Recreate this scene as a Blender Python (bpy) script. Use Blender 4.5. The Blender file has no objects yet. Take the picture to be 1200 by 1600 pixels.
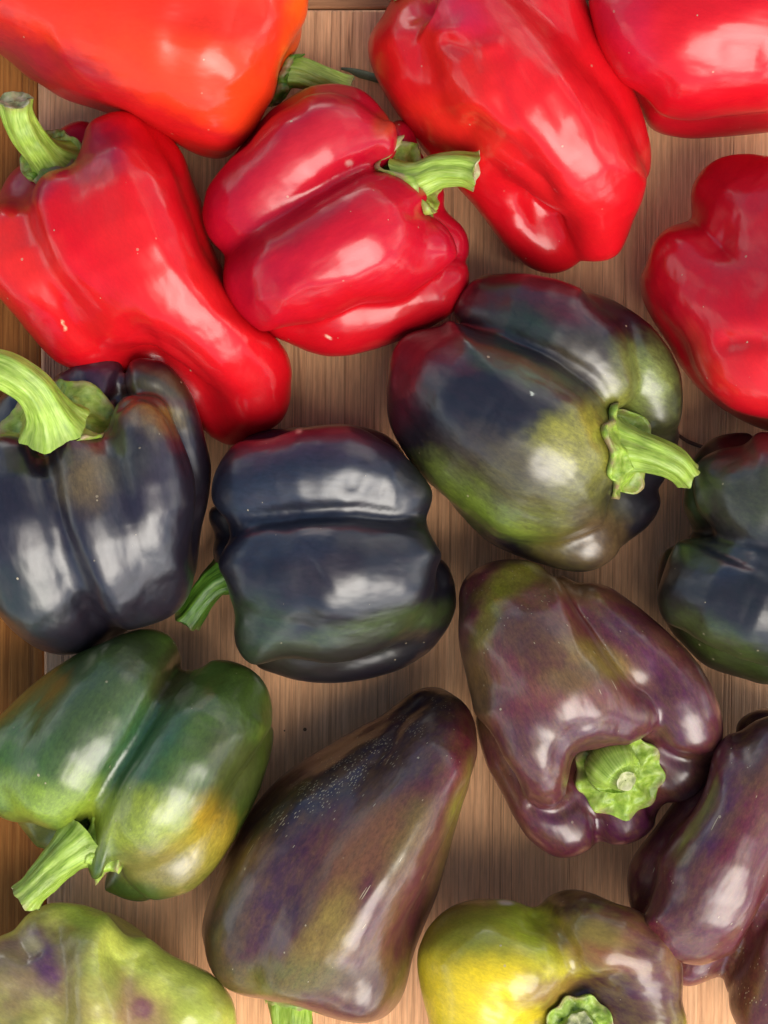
import bpy, math, random
import numpy as np
from mathutils import Vector
from mathutils.bvhtree import BVHTree

random.seed(7)
R = math.radians
S = 0.00025            # metres per millimetre-like unit: 1 unit = 0.25 mm
H = 3200.0             # camera height in units (0.8 m)

# ------------------------------------------------------------------ camera
scene = bpy.context.scene
cam_d = bpy.data.cameras.new('camera')
cam = bpy.data.objects.new('camera', cam_d)
scene.collection.objects.link(cam)
cam.location = (0, 0, H * S)
cam.rotation_euler = (0, 0, 0)
cam_d.sensor_fit = 'VERTICAL'
cam_d.sensor_height = 24
cam_d.lens = 24 * H / 1600.0
cam_d.clip_start = 0.05
cam_d.clip_end = 50
scene.camera = cam

# ------------------------------------------------------------------ light
SUN_EL, SUN_AZ = 50.0, 150.0      # azimuth clockwise from +Y (picture's up)
world = bpy.data.worlds.new("World")
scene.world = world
world.use_nodes = True
wn = world.node_tree
wn.nodes.clear()
w_out = wn.nodes.new('ShaderNodeOutputWorld')
w_bg = wn.nodes.new('ShaderNodeBackground')
w_sky = wn.nodes.new('ShaderNodeTexSky')
w_sky.sky_type = 'NISHITA'
w_sky.sun_disc = False
w_sky.sun_elevation = R(SUN_EL)
w_sky.sun_rotation = R(SUN_AZ)
w_sky.air_density = 1.0
w_sky.dust_density = 0.6
w_sky.ozone_density = 2.5
# unseen broken cloud, its layout picked for soft white highlights with blue around
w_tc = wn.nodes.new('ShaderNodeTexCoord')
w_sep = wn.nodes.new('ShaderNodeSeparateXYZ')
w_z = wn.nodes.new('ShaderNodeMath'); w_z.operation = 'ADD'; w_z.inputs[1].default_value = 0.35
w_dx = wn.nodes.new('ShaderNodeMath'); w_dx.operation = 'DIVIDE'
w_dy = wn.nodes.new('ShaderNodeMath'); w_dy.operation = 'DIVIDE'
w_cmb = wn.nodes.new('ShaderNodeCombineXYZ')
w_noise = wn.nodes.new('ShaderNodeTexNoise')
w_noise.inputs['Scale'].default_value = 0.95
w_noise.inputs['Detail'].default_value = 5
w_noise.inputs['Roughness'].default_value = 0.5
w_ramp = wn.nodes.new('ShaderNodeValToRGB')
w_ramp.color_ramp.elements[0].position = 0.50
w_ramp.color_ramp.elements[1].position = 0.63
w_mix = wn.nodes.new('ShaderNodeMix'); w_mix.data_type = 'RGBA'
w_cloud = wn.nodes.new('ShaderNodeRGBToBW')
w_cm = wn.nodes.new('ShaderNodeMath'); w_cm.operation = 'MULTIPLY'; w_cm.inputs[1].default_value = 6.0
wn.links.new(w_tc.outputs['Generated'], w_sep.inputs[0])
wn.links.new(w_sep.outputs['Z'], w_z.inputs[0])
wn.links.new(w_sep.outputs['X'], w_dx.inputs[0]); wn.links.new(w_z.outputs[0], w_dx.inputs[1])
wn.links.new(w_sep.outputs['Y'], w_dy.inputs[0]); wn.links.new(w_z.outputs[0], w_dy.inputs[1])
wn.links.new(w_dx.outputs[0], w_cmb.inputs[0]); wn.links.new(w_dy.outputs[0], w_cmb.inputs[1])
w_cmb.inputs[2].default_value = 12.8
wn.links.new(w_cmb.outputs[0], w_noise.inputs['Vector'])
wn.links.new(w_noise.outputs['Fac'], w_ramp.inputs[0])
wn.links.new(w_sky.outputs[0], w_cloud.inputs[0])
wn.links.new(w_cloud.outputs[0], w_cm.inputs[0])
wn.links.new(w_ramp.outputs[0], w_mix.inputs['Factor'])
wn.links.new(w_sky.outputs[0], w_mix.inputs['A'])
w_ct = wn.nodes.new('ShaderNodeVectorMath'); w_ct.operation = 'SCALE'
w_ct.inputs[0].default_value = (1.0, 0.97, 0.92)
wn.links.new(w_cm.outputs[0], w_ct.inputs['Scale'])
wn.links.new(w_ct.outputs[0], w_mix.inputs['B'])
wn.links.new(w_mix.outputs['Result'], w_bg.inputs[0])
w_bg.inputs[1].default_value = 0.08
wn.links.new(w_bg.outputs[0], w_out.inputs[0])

sun_d = bpy.data.lights.new('sun', 'SUN')
sun_d.energy = 1.5
sun_d.angle = R(46)
sun_d.color = (1.0, 0.93, 0.83)
sun = bpy.data.objects.new('sun', sun_d)
scene.collection.objects.link(sun)
_d = Vector((math.sin(R(SUN_AZ)) * math.cos(R(SUN_EL)), math.cos(R(SUN_AZ)) * math.cos(R(SUN_EL)), math.sin(R(SUN_EL))))
sun.rotation_euler = _d.to_track_quat('Z', 'Y').to_euler()

scene.view_settings.view_transform = 'Standard'
scene.view_settings.look = 'None'
scene.view_settings.exposure = 0.92
scene.view_settings.gamma = 1
scene.cycles.max_bounces = 8
scene.cycles.use_denoising = True

# ------------------------------------------------------------------ noise
_rng = np.random.RandomState(11)
_tab = _rng.rand(64, 64, 64).astype(np.float32)
def vnoise(p, s, off=0.0):
    """smooth value noise in [-1,1]; p (N,3), s = feature size"""
    q = p / s + off
    i = np.floor(q).astype(np.int64)
    f = q - i
    f = f * f * f * (f * (f * 6 - 15) + 10)
    i0 = i & 63; i1 = (i + 1) & 63
    x0, y0, z0 = i0.T; x1, y1, z1 = i1.T
    fx, fy, fz = f.T
    a = _tab[x0, y0, z0] * (1 - fx) + _tab[x1, y0, z0] * fx
    b = _tab[x0, y1, z0] * (1 - fx) + _tab[x1, y1, z0] * fx
    c = _tab[x0, y0, z1] * (1 - fx) + _tab[x1, y0, z1] * fx
    d = _tab[x0, y1, z1] * (1 - fx) + _tab[x1, y1, z1] * fx
    return ((a * (1 - fy) + b * fy) * (1 - fz) + (c * (1 - fy) + d * fy) * fz) * 2 - 1
def fbm(p, s, off=0.0, n=3):
    t = 0; a = 1.0; w = 0
    for k in range(n):
        t = t + a * vnoise(p, s, off + 7.3 * k); w += a
        a *= 0.5; s *= 0.5
    return t / w

# ------------------------------------------------------------------ space: x right, y down, z up, origin at the picture's top left on the floor
def to_w(x, y, z):
    k = (H - z) / H
    return np.array([600 + (x - 600) * k, 800 + (y - 800) * k, z])
def proj(P):
    k = H / (H - P[:, 2])
    return np.stack([600 + (P[:, 0] - 600) * k, 800 + (P[:, 1] - 800) * k], 1)
def to_m(P):
    P = np.asarray(P, float)
    return np.stack([(P[:, 0] - 600) * S, -(P[:, 1] - 800) * S, P[:, 2] * S], 1)

def catmull(pts, n):
    P = np.asarray(pts, float)
    if len(P) == 1: return P
    Q = np.vstack([2 * P[0] - P[1], P, 2 * P[-1] - P[-2]])
    out = []
    for i in range(len(P) - 1):
        a, b, c, d = Q[i:i + 4]
        for k in range(n):
            t = k / n
            out.append(0.5 * (2 * b + (c - a) * t + (2 * a - 5 * b + 4 * c - d) * t * t + (3 * b - a - 3 * c + d) * t ** 3))
    out.append(P[-1])
    return np.array(out)

def seg_dist(P, a, b, ra, rb):
    # hull of two balls of different size
    ab = b - a
    L = math.sqrt(float(ab @ ab))
    if L < 1e-3:
        q = P - a
        return np.sqrt((q * q).sum(1)) - ra
    u = ab / L
    q = P - a
    s = q @ u
    h = np.sqrt(np.maximum((q * q).sum(1) - s * s, 0))
    m = max(-0.95, min(0.95, (rb - ra) / L))
    t = np.clip((s + m / math.sqrt(1 - m * m) * h) / L, 0, 1)
    return np.sqrt(h * h + (s - t * L) ** 2) - (ra + (rb - ra) * t)

def make_field(lobes, k):
    chains = []
    for L in lobes:
        N = []
        for (x, y, z, r) in L:
            w = to_w(x, y, z)
            N.append([*w, r * (H - z) / H])
        chains.append(catmull(N, 3) if len(N) > 1 else np.array(N))
    def f(P):
        acc = np.zeros(len(P)); m = None
        ds = []
        for C in chains:
            if len(C) == 1:
                d = seg_dist(P, C[0, :3], C[0, :3], C[0, 3], C[0, 3])
            else:
                d = None
                for i in range(len(C) - 1):
                    e = seg_dist(P, C[i, :3], C[i + 1, :3], C[i, 3], C[i + 1, 3])
                    d = e if d is None else np.minimum(d, e)
            ds.append(d)
        ds = np.array(ds)
        m = ds.min(0)
        d = m - k * np.log(np.exp(-(ds - m) / k).sum(0))
        return np.maximum(d, 1.5 - P[:, 2])
    nodes = np.vstack(chains)
    return f, nodes

def surface_nets(f, lo, hi, h, B=8, band=60):
    lo = np.asarray(lo, float); hi = np.asarray(hi, float)
    nb = np.ceil((hi - lo) / (h * B)).astype(int)
    n = nb * B
    bc = np.stack(np.meshgrid(*[lo[i] + (np.arange(nb[i]) + 0.5) * B * h for i in range(3)], indexing='ij'), -1).reshape(-1, 3)
    bd = f(bc)
    sel = np.abs(bd) < B * h * 0.87 + band * 0.25
    D = np.repeat(np.repeat(np.repeat(bd.reshape(nb), B, 0), B, 1), B, 2).astype(np.float32)
    loc = np.stack(np.meshgrid(*[np.arange(B)] * 3, indexing='ij'), -1).reshape(-1, 3)
    bi = np.stack(np.meshgrid(*[np.arange(nb[i]) for i in range(3)], indexing='ij'), -1).reshape(-1, 3)[sel]
    idx = (bi[:, None, :] * B + loc[None]).reshape(-1, 3)
    pts = lo + idx * h
    D[idx[:, 0], idx[:, 1], idx[:, 2]] = f(pts)
    ins = D < 0
    c = [(i, j, k) for i in (0, 1) for j in (0, 1) for k in (0, 1)]
    def sl(o): return tuple(slice(o[a], n[a] - 1 + o[a]) for a in range(3))
    cnt = sum(ins[sl(o)].astype(np.int8) for o in c)
    mixed = (cnt > 0) & (cnt < 8)
    ci = np.argwhere(mixed)
    vid = -np.ones(mixed.shape, np.int64)
    vid[mixed] = np.arange(len(ci))
    acc = np.zeros((len(ci), 3)); num = np.zeros(len(ci))
    for a in range(3):
        for o in c:
            if o[a] == 1: continue
            p = ci + np.array(o); q = p.copy(); q[:, a] += 1
            d0 = D[tuple(p.T)]; d1 = D[tuple(q.T)]
            x = (d0 < 0) != (d1 < 0)
            t = np.where(x, d0 / np.where(x, d0 - d1, 1), 0)
            pp = p.astype(float); pp[:, a] += t
            acc += pp * x[:, None]; num += x
    V = lo + acc / num[:, None] * h
    faces = []
    for a in range(3):
        b, e = (a + 1) % 3, (a + 2) % 3
        s0 = [slice(1, n[i] - 1) for i in range(3)]; s0[a] = slice(0, n[a] - 1)
        s1 = list(s0); s1[a] = slice(1, n[a])
        A0 = ins[tuple(s0)]; A1 = ins[tuple(s1)]
        E = np.argwhere(A0 != A1)
        if not len(E): continue
        base = E + np.array([s.start for s in s0])
        up = A0[tuple(E.T)]
        def vv(db, de):
            q = base.copy(); q[:, b] += db; q[:, e] += de
            return vid[tuple(q.T)]
        Q = np.stack([vv(-1, -1), vv(0, -1), vv(0, 0), vv(-1, 0)], 1)
        Q[~up] = Q[~up][:, ::-1]
        faces.append(Q)
    F = np.vstack(faces)
    F = F[(F >= 0).all(1)]
    d = f(V); g = np.zeros_like(V)
    for a in range(3):
        o = np.zeros(3); o[a] = 0.8
        g[:, a] = (f(V + o) - d) / 0.8
    gl = np.maximum((g * g).sum(1), 0.2)
    for _ in range(2):
        V = V - g * np.clip(d / gl, -h, h)[:, None]
        d = f(V)
    return V, F, g / np.sqrt(gl)[:, None]

def sculpt(V, N, strokes, wob, seed):
    """push the skin in (creases, dents) or out (ridges) along drawn lines, and let it undulate"""
    uv = proj(V); dis = np.zeros(len(V))
    wt = np.clip((N[:, 2] + 0.15) / 0.5, 0, 1)
    for (pts, wd, am) in strokes:
        pts = catmull(pts, 5)
        if len(pts) == 1:
            dd = np.hypot(uv[:, 0] - pts[0, 0], uv[:, 1] - pts[0, 1]); tt = 0.5
        else:
            dd = np.full(len(V), 1e9); tt = np.zeros(len(V)); nn = len(pts) - 1
            for i in range(nn):
                a, b = pts[i], pts[i + 1]; ab = b - a
                t = np.clip(((uv - a) @ ab) / max(ab @ ab, 1e-6), 0, 1)
                q = uv - a - t[:, None] * ab
                e = np.hypot(q[:, 0], q[:, 1])
                tt = np.where(e < dd, (i + t) / nn, tt); dd = np.minimum(dd, e)
        fade = np.clip((1 - tt) / 0.35, 0, 1) if len(pts) > 1 else 1.0
        dis += am * (0.2 + 0.8 * fade) * np.exp(-(dd / wd) ** 2)
    dis *= wt
    if wob: dis += wob * fbm(V, 80.0, seed, 2)
    V = V + N * dis[:, None]
    V[:, 2] = np.maximum(V[:, 2], 1.5)
    return V

def fit_outline(V, outline):
    P = catmull(list(outline) + [outline[0]], 6)
    c = np.array([(P[:, 0].min() + P[:, 0].max()) / 2, (P[:, 1].min() + P[:, 1].max()) / 2])
    n = 180
    q = P - c
    th = np.arctan2(q[:, 1], q[:, 0]); r = np.hypot(q[:, 0], q[:, 1])
    o = np.argsort(th)
    cen = (np.arange(n) + 0.5) / n * 2 * np.pi - np.pi
    tgt = np.interp(cen, th[o], r[o], period=2 * np.pi)
    uv = proj(V) - c
    tv = np.arctan2(uv[:, 1], uv[:, 0]); rv = np.hypot(uv[:, 0], uv[:, 1])
    b = np.clip(((tv + np.pi) / (2 * np.pi) * n).astype(int), 0, n - 1)
    mod = np.zeros(n); np.maximum.at(mod, b, rv)
    mod = np.maximum(mod, 1)
    ratio = np.clip(tgt / mod, 0.6, 1.6)
    ker = np.exp(-(np.arange(-4, 5) / 1.6) ** 2); ker /= ker.sum()
    ratio = np.convolve(np.concatenate([ratio[-4:], ratio, ratio[:4]]), ker, 'valid')
    rr = np.interp(tv, cen, ratio, period=2 * np.pi)
    mm = np.interp(tv, cen, mod, period=2 * np.pi)
    w = np.clip(rv / mm, 0, 1) ** 2
    dl = uv * ((rr - 1) * w)[:, None]
    k = (H - V[:, 2]) / H
    V = V.copy()
    V[:, 0] += dl[:, 0] * k; V[:, 1] += dl[:, 1] * k
    return V, (ratio.min(), ratio.max())

# ------------------------------------------------------------------ mesh helpers
def link(o, parent=None):
    scene.collection.objects.link(o)
    if parent: o.parent = parent
    return o
def mesh_obj(name, V, F, mat, parent, origin, attrs=None, smooth=True):
    me = bpy.data.meshes.new(name)
    M = to_m(V) - np.array(origin)
    F = np.asarray(F) if not isinstance(F, list) else F
    if isinstance(F, np.ndarray):  # all quads
        nf, w = F.shape
        me.vertices.add(len(M)); me.vertices.foreach_set('co', M.astype(np.float32).ravel())
        me.loops.add(nf * w); me.loops.foreach_set('vertex_index', F.astype(np.int32).ravel())
        me.polygons.add(nf); me.polygons.foreach_set('loop_start', np.arange(nf, dtype=np.int32) * w)
        me.update(calc_edges=True)
    else:
        me.from_pydata(M.tolist(), [], F); me.update()
    me.polygons.foreach_set('use_smooth', [smooth] * len(me.polygons))
    for k, (typ, arr) in (attrs or {}).items():
        a = me.attributes.new(k, typ, 'POINT')
        if typ == 'FLOAT_COLOR':
            a.data.foreach_set('color', np.hstack([arr, np.ones((len(arr), 1))]).astype(np.float32).ravel())
        elif typ == 'FLOAT_VECTOR':
            a.data.foreach_set('vector', arr.astype(np.float32).ravel())
        else:
            a.data.foreach_set('value', arr.astype(np.float32))
    me.materials.append(mat)
    me.validate()
    o = bpy.data.objects.new(name, me)
    return link(o, parent)

# ------------------------------------------------------------------ materials
class NT:
    def __init__(s, name):
        s.m = bpy.data.materials.new(name); s.m.use_nodes = True
        s.t = s.m.node_tree; s.t.nodes.clear()
        s.out = s.n('ShaderNodeOutputMaterial'); s.b = s.n('ShaderNodeBsdfPrincipled')
        s.l(s.b.outputs[0], s.out.inputs[0])
    def n(s, t, **kw):
        o = s.t.nodes.new(t)
        for k, v in kw.items():
            if k in ('operation', 'data_type', 'blend_type', 'attribute_name', 'feature', 'distance', 'noise_dimensions', 'wave_type', 'bands_direction', 'clamp'):
                setattr(o, k, v)
            else:
                o.inputs[k.replace('_', ' ')].default_value = v
        return o
    def l(s, a, b): s.t.links.new(a, b)
    def ramp(s, src, stops):
        r = s.n('ShaderNodeValToRGB')
        e = r.color_ramp.elements
        while len(e) < len(stops): e.new(0.5)
        for i, (p, c) in enumerate(stops):
            e[i].position = p
            e[i].color = (c, c, c, 1) if isinstance(c, (int, float)) else (*c, 1)
        s.l(src, r.inputs[0]); return r.outputs[0]
    def math(s, op, a, b=None):
        m = s.n('ShaderNodeMath', operation=op)
        for i, v in enumerate((a, b)):
            if v is None: continue
            if isinstance(v, (int, float)): m.inputs[i].default_value = v
            else: s.l(v, m.inputs[i])
        return m.outputs[0]
    def mix(s, fac, a, b, bt='MIX'):
        m = s.n('ShaderNodeMix', data_type='RGBA', blend_type=bt)
        for k, v in (('Factor', fac), ('A', a), ('B', b)):
            if isinstance(v, (int, float)): m.inputs[k].default_value = v
            elif isinstance(v, tuple): m.inputs[k].default_value = (*v, 1)
            else: s.l(v, m.inputs[k])
        return m.outputs['Result']

def skin_material(name, rough, coat, mott, mottc, dust, streak=0.25, sss=0.0, bump=0.25, spec=0.5, cr=0.08):
    """waxy fruit skin: pigment with some painted-in reflections from the Pigment attribute, fine mottling, dust specks, cork striae"""
    m = NT(name)
    col = m.n('ShaderNodeAttribute', attribute_name='PigmentSheen').outputs['Color']
    flow = m.n('ShaderNodeAttribute', attribute_name='Flow').outputs['Vector']
    cork = m.n('ShaderNodeAttribute', attribute_name='Cork').outputs['Fac']
    n1 = m.n('ShaderNodeTexNoise', Scale=1.5, Detail=9.0, Roughness=0.72); m.l(flow, n1.inputs['Vector'])
    n2 = m.n('ShaderNodeTexNoise', Scale=8.0, Detail=5.0, Roughness=0.75); m.l(flow, n2.inputs['Vector'])
    f1 = m.ramp(n1.outputs['Fac'], [(0.42, 0.0), (0.62, 1.0)])
    c = m.mix(m.math('MULTIPLY', f1, mott), col, mottc)
    f2 = m.ramp(n2.outputs['Fac'], [(0.3, 1.0 - streak), (0.7, 1.0 + streak)])
    c = m.mix(1.0, c, f2, 'MULTIPLY')
    # dust specks
    tc = m.n('ShaderNodeTexCoord')
    v = m.n('ShaderNodeTexVoronoi', Scale=750.0, feature='F1'); m.l(tc.outputs['Object'], v.inputs['Vector'])
    n3 = m.n('ShaderNodeTexNoise', Scale=28.0, Detail=2.0); m.l(tc.outputs['Object'], n3.inputs['Vector'])
    sepc = m.n('ShaderNodeSeparateColor'); m.l(v.outputs['Color'], sepc.inputs[0])
    pick = m.math('GREATER_THAN', sepc.outputs[0], 1.0 - dust)
    sz = m.math('LESS_THAN', v.outputs['Distance'], m.math('MULTIPLY', m.math('POWER', sepc.outputs[1], 3.0), 0.42))
    pk = m.math('MULTIPLY', m.math('MULTIPLY', pick, sz), m.ramp(n3.outputs['Fac'], [(0.4, 0.15), (0.6, 1.0)]))
    # cork striae
    fm = m.n('ShaderNodeMapping'); m.l(flow, fm.inputs[0]); fm.inputs['Scale'].default_value = (0.13, 1.2, 1.2)
    vs = m.n('ShaderNodeTexVoronoi', Scale=11.0, feature='F1'); m.l(fm.outputs[0], vs.inputs['Vector'])
    se2 = m.n('ShaderNodeSeparateColor'); m.l(vs.outputs['Color'], se2.inputs[0])
    ck = m.math('MULTIPLY', m.math('LESS_THAN', vs.outputs['Distance'], 0.27), m.math('LESS_THAN', se2.outputs[0], cork))
    fleck = m.math('MAXIMUM', m.math('MULTIPLY', pk, 0.8), m.math('MULTIPLY', ck, 0.75))
    c = m.mix(fleck, c, (0.42, 0.34, 0.21))
    m.l(c, m.b.inputs['Base Color'])
    b = m.b.inputs
    nr = m.n('ShaderNodeTexNoise', Scale=60.0, Detail=4.0, Roughness=0.7); m.l(tc.outputs['Object'], nr.inputs['Vector'])
    rg = m.math('ADD', m.math('MULTIPLY', nr.outputs['Fac'], rough * 0.5), rough * 0.75)
    rg = m.math('MAXIMUM', rg, m.math('MULTIPLY', fleck, 0.7))
    m.l(rg, b['Roughness'])
    b['Coat Weight'].default_value = coat
    b['Coat Roughness'].default_value = cr
    b['Coat IOR'].default_value = 1.6
    b['Specular IOR Level'].default_value = spec
    if sss:
        b['Subsurface Weight'].default_value = sss
        b['Subsurface Radius'].default_value = (0.004, 0.0012, 0.0006)
        b['Subsurface Scale'].default_value = 1.0
    nb = m.n('ShaderNodeTexNoise', Scale=0.9, Detail=2.0, Roughness=0.45); m.l(flow, nb.inputs['Vector'])
    nb2 = m.n('ShaderNodeTexNoise', Scale=700.0, Detail=2.0); m.l(tc.outputs['Object'], nb2.inputs['Vector'])
    hgt = m.math('ADD', nb.outputs['Fac'], m.math('MULTIPLY', nb2.outputs['Fac'], 0.02))
    hgt = m.math('ADD', hgt, m.math('MULTIPLY', fleck, 0.25))
    bp = m.n('ShaderNodeBump', Strength=bump, Distance=0.004); m.l(hgt, bp.inputs['Height'])
    m.l(bp.outputs[0], b['Normal']); m.l(bp.outputs[0], b['Coat Normal'])
    return m.m

MAT = {
    'red': skin_material('red_skin', 0.40, 0.6, 0.10, (0.72, 0.018, 0.010), 0.015, 0.08, 0.0, 0.16, spec=0.08, cr=0.19),
    'orange': skin_material('orange_red_skin', 0.40, 0.6, 0.10, (0.80, 0.04, 0.01), 0.015, 0.08, 0.0, 0.14, spec=0.08, cr=0.19),
    'dark': skin_material('black_purple_skin', 0.36, 0.8, 0.35, (0.022, 0.010, 0.014), 0.02, 0.4, 0.0, 0.20, spec=0.35, cr=0.33),
    'green': skin_material('green_skin', 0.36, 0.75, 0.3, (0.05, 0.075, 0.008), 0.02, 0.35, 0.0, 0.22, spec=0.35, cr=0.29),
    'purple': skin_material('purple_skin', 0.36, 0.75, 0.45, (0.15, 0.075, 0.018), 0.015, 0.35, 0.0, 0.2, spec=0.3, cr=0.24),
    'yellow': skin_material('yellow_skin', 0.36, 0.5, 0.25, (0.30, 0.22, 0.03), 0.01, 0.2, 0.0, 0.18, spec=0.3, cr=0.14),
}

def stem_material(name, c1, c2, c3):
    m = NT(name)
    flow = m.n('ShaderNodeAttribute', attribute_name='Flow').outputs['Vector']
    tc = m.n('ShaderNodeTexCoord')
    n1 = m.n('ShaderNodeTexNoise', Scale=6.0, Detail=5.0, Roughness=0.6); m.l(flow, n1.inputs['Vector'])
    c = m.ramp(n1.outputs['Fac'], [(0.30, c1), (0.5, c2), (0.72, c3)])
    n2 = m.n('ShaderNodeTexNoise', Scale=120.0, Detail=3.0); m.l(tc.outputs['Object'], n2.inputs['Vector'])
    c = m.mix(1.0, c, m.ramp(n2.outputs['Fac'], [(0.3, 0.7), (0.7, 1.2)]), 'MULTIPLY')
    rim = m.n('ShaderNodeAttribute', attribute_name='Rim').outputs['Fac']
    n3 = m.n('ShaderNodeTexNoise', Scale=200.0, Detail=4.0); m.l(tc.outputs['Object'], n3.inputs['Vector'])
    rr = m.math('MULTIPLY', rim, m.ramp(n3.outputs['Fac'], [(0.42, 0.0), (0.6, 1.0)]))
    c = m.mix(rr, c, (0.30, 0.22, 0.10))
    m.l(c, m.b.inputs['Base Color'])
    m.b.inputs['Roughness'].default_value = 0.42
    m.b.inputs['Subsurface Weight'].default_value = 0.15
    m.b.inputs['Subsurface Radius'].default_value = (0.002, 0.003, 0.0008)
    m.b.inputs['Subsurface Scale'].default_value = 1.0
    h = m.math('ADD', n1.outputs['Fac'], m.math('MULTIPLY', n2.outputs['Fac'], 0.4))
    bp = m.n('ShaderNodeBump', Strength=0.32, Distance=0.0012); m.l(h, bp.inputs['Height'])
    m.l(bp.outputs[0], m.b.inputs['Normal'])
    return m.m
STEM = {
    'lime': stem_material('lime_stem', (0.16, 0.27, 0.02), (0.29, 0.42, 0.05), (0.42, 0.54, 0.12)),
    'mid': stem_material('mid_green_stem', (0.11, 0.21, 0.016), (0.23, 0.36, 0.04), (0.40, 0.50, 0.14)),
    'deep': stem_material('deep_green_stem', (0.025, 0.09, 0.008), (0.07, 0.18, 0.012), (0.16, 0.30, 0.03)),
}
def cut_material():
    m = NT('stem_cut_face')
    tc = m.n('ShaderNodeTexCoord')
    n = m.n('ShaderNodeTexNoise', Scale=260.0, Detail=4.0); m.l(tc.outputs['Object'], n.inputs['Vector'])
    m.l(m.ramp(n.outputs['Fac'], [(0.3, (0.14, 0.16, 0.05)), (0.5, (0.36, 0.38, 0.17)), (0.7, (0.55, 0.52, 0.32))]), m.b.inputs['Base Color'])
    m.b.inputs['Roughness'].default_value = 0.8
    bp = m.n('ShaderNodeBump', Strength=0.8, Distance=0.001); m.l(n.outputs['Fac'], bp.inputs['Height']); m.l(bp.outputs[0], m.b.inputs['Normal'])
    return m.m
CUT = cut_material()

def wood_material(name, rot, dark, mid, light, sc=1.0):
    m = NT(name)
    tc = m.n('ShaderNodeTexCoord')
    mp = m.n('ShaderNodeMapping'); m.l(tc.outputs['Object'], mp.inputs[0])
    mp.inputs['Rotation'].default_value = (0, 0, rot)
    sx = m.n('ShaderNodeMapping'); m.l(mp.outputs[0], sx.inputs[0]); sx.inputs['Scale'].default_value = (1, 0.010, 1)
    sy = m.n('ShaderNodeMapping'); m.l(mp.outputs[0], sy.inputs[0]); sy.inputs['Scale'].default_value = (1, 0.06, 1)
    g1 = m.n('ShaderNodeTexNoise', Scale=800.0 * sc, Detail=4.0, Roughness=0.7); m.l(sx.outputs[0], g1.inputs['Vector'])
    g2 = m.n('ShaderNodeTexNoise', Scale=26.0 * sc, Detail=3.0, Roughness=0.5); m.l(sx.outputs[0], g2.inputs['Vector'])
    g3 = m.n('ShaderNodeTexNoise', Scale=900.0, Detail=3.0, Roughness=0.7); m.l(sy.outputs[0], g3.inputs['Vector'])
    # dark pore lines: thin ridges of a stretched noise
    g4 = m.n('ShaderNodeTexNoise', Scale=190.0 * sc, Detail=3.0, Roughness=0.4); m.l(sx.outputs[0], g4.inputs['Vector'])
    ln = m.math('ABSOLUTE', m.math('SUBTRACT', g4.outputs['Fac'], 0.5))
    line = m.ramp(ln, [(0.0, 1.0), (0.012, 0.0)])
    g5 = m.n('ShaderNodeTexNoise', Scale=60.0, Detail=3.0, Roughness=0.6); m.l(sy.outputs[0], g5.inputs['Vector'])
    line = m.math('MULTIPLY', line, m.ramp(g5.outputs['Fac'], [(0.35, 0.25), (0.6, 1.0)]))
    c = m.ramp(g1.outputs['Fac'], [(0.3, dark), (0.5, mid), (0.7, light)])
    c = m.mix(1.0, c, m.ramp(g2.outputs['Fac'], [(0.3, (0.93, 0.90, 0.90)), (0.7, (1.06, 1.06, 1.05))]), 'MULTIPLY')
    c = m.mix(1.0, c, m.ramp(g3.outputs['Fac'], [(0.3, 0.80), (0.7, 1.2)]), 'MULTIPLY')
    c = m.mix(m.math('MULTIPLY', line, 0.5), c, (0.07, 0.03, 0.018))
    # crumbs of dirt and small bruises
    vd = m.n('ShaderNodeTexVoronoi', Scale=130.0, feature='F1'); m.l(tc.outputs['Object'], vd.inputs['Vector'])
    sd = m.n('ShaderNodeSeparateColor'); m.l(vd.outputs['Color'], sd.inputs[0])
    spot = m.math('MULTIPLY', m.math('GREATER_THAN', sd.outputs[0], 0.90), m.math('LESS_THAN', vd.outputs['Distance'], m.math('MULTIPLY', m.math('POWER', sd.outputs[1], 2.0), 0.10)))
    c = m.mix(m.math('MULTIPLY', spot, 0.85), c, (0.03, 0.015, 0.01))
    m.l(c, m.b.inputs['Base Color'])
    m.b.inputs['Roughness'].default_value = 0.7
    m.b.inputs['Specular IOR Level'].default_value = 0.15
    h = m.math('SUBTRACT', m.math('ADD', g1.outputs['Fac'], m.math('MULTIPLY', g3.outputs['Fac'], 0.3)), line)
    bp = m.n('ShaderNodeBump', Strength=0.5, Distance=0.0005); m.l(h, bp.inputs['Height']); m.l(bp.outputs[0], m.b.inputs['Normal'])
    return m.m
WOOD = wood_material('bamboo_board', 0.012, (0.54, 0.280, 0.140), (0.70, 0.380, 0.195), (0.79, 0.46, 0.25))
WOOD_RAIL = wood_material('rail_wood_lengthways', 0.012, (0.22, 0.072, 0.013), (0.34, 0.125, 0.026), (0.42, 0.17, 0.038), 1.0)
WOOD_CROSS = wood_material('rail_wood_crossways', R(90.0), (0.24, 0.11, 0.045), (0.34, 0.17, 0.08), (0.42, 0.22, 0.11), 0.6)

# ------------------------------------------------------------------ tray (setting)
def rounded_slab(name, x0, y0, x1, y1, z0, z1, mat, parent, skew=0.0, bev=4):
    """board with softened top edges; corners in units, skew slants its left and right edges"""
    rings = [(0, z0), (0, z1 - bev), (bev * 0.35, z1 - bev * 0.35), (bev, z1)]
    V = []; F = []
    for (ins_, z) in rings:
        a, b, c, d = x0 + ins_, y0 + ins_, x1 - ins_, y1 - ins_
        V += [(a, b, z), (c, b, z), (c + skew, d, z), (a + skew, d, z)]
    for k in range(3):
        for i in range(4):
            j = (i + 1) % 4
            F.append((k * 4 + i, k * 4 + j, k * 4 + 4 + j, k * 4 + 4 + i)[::-1])
    F.append((15, 14, 13, 12)); F.append((0, 1, 2, 3))
    return mesh_obj(name, V, F, mat, parent, (0, 0, 0), smooth=False)

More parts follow.
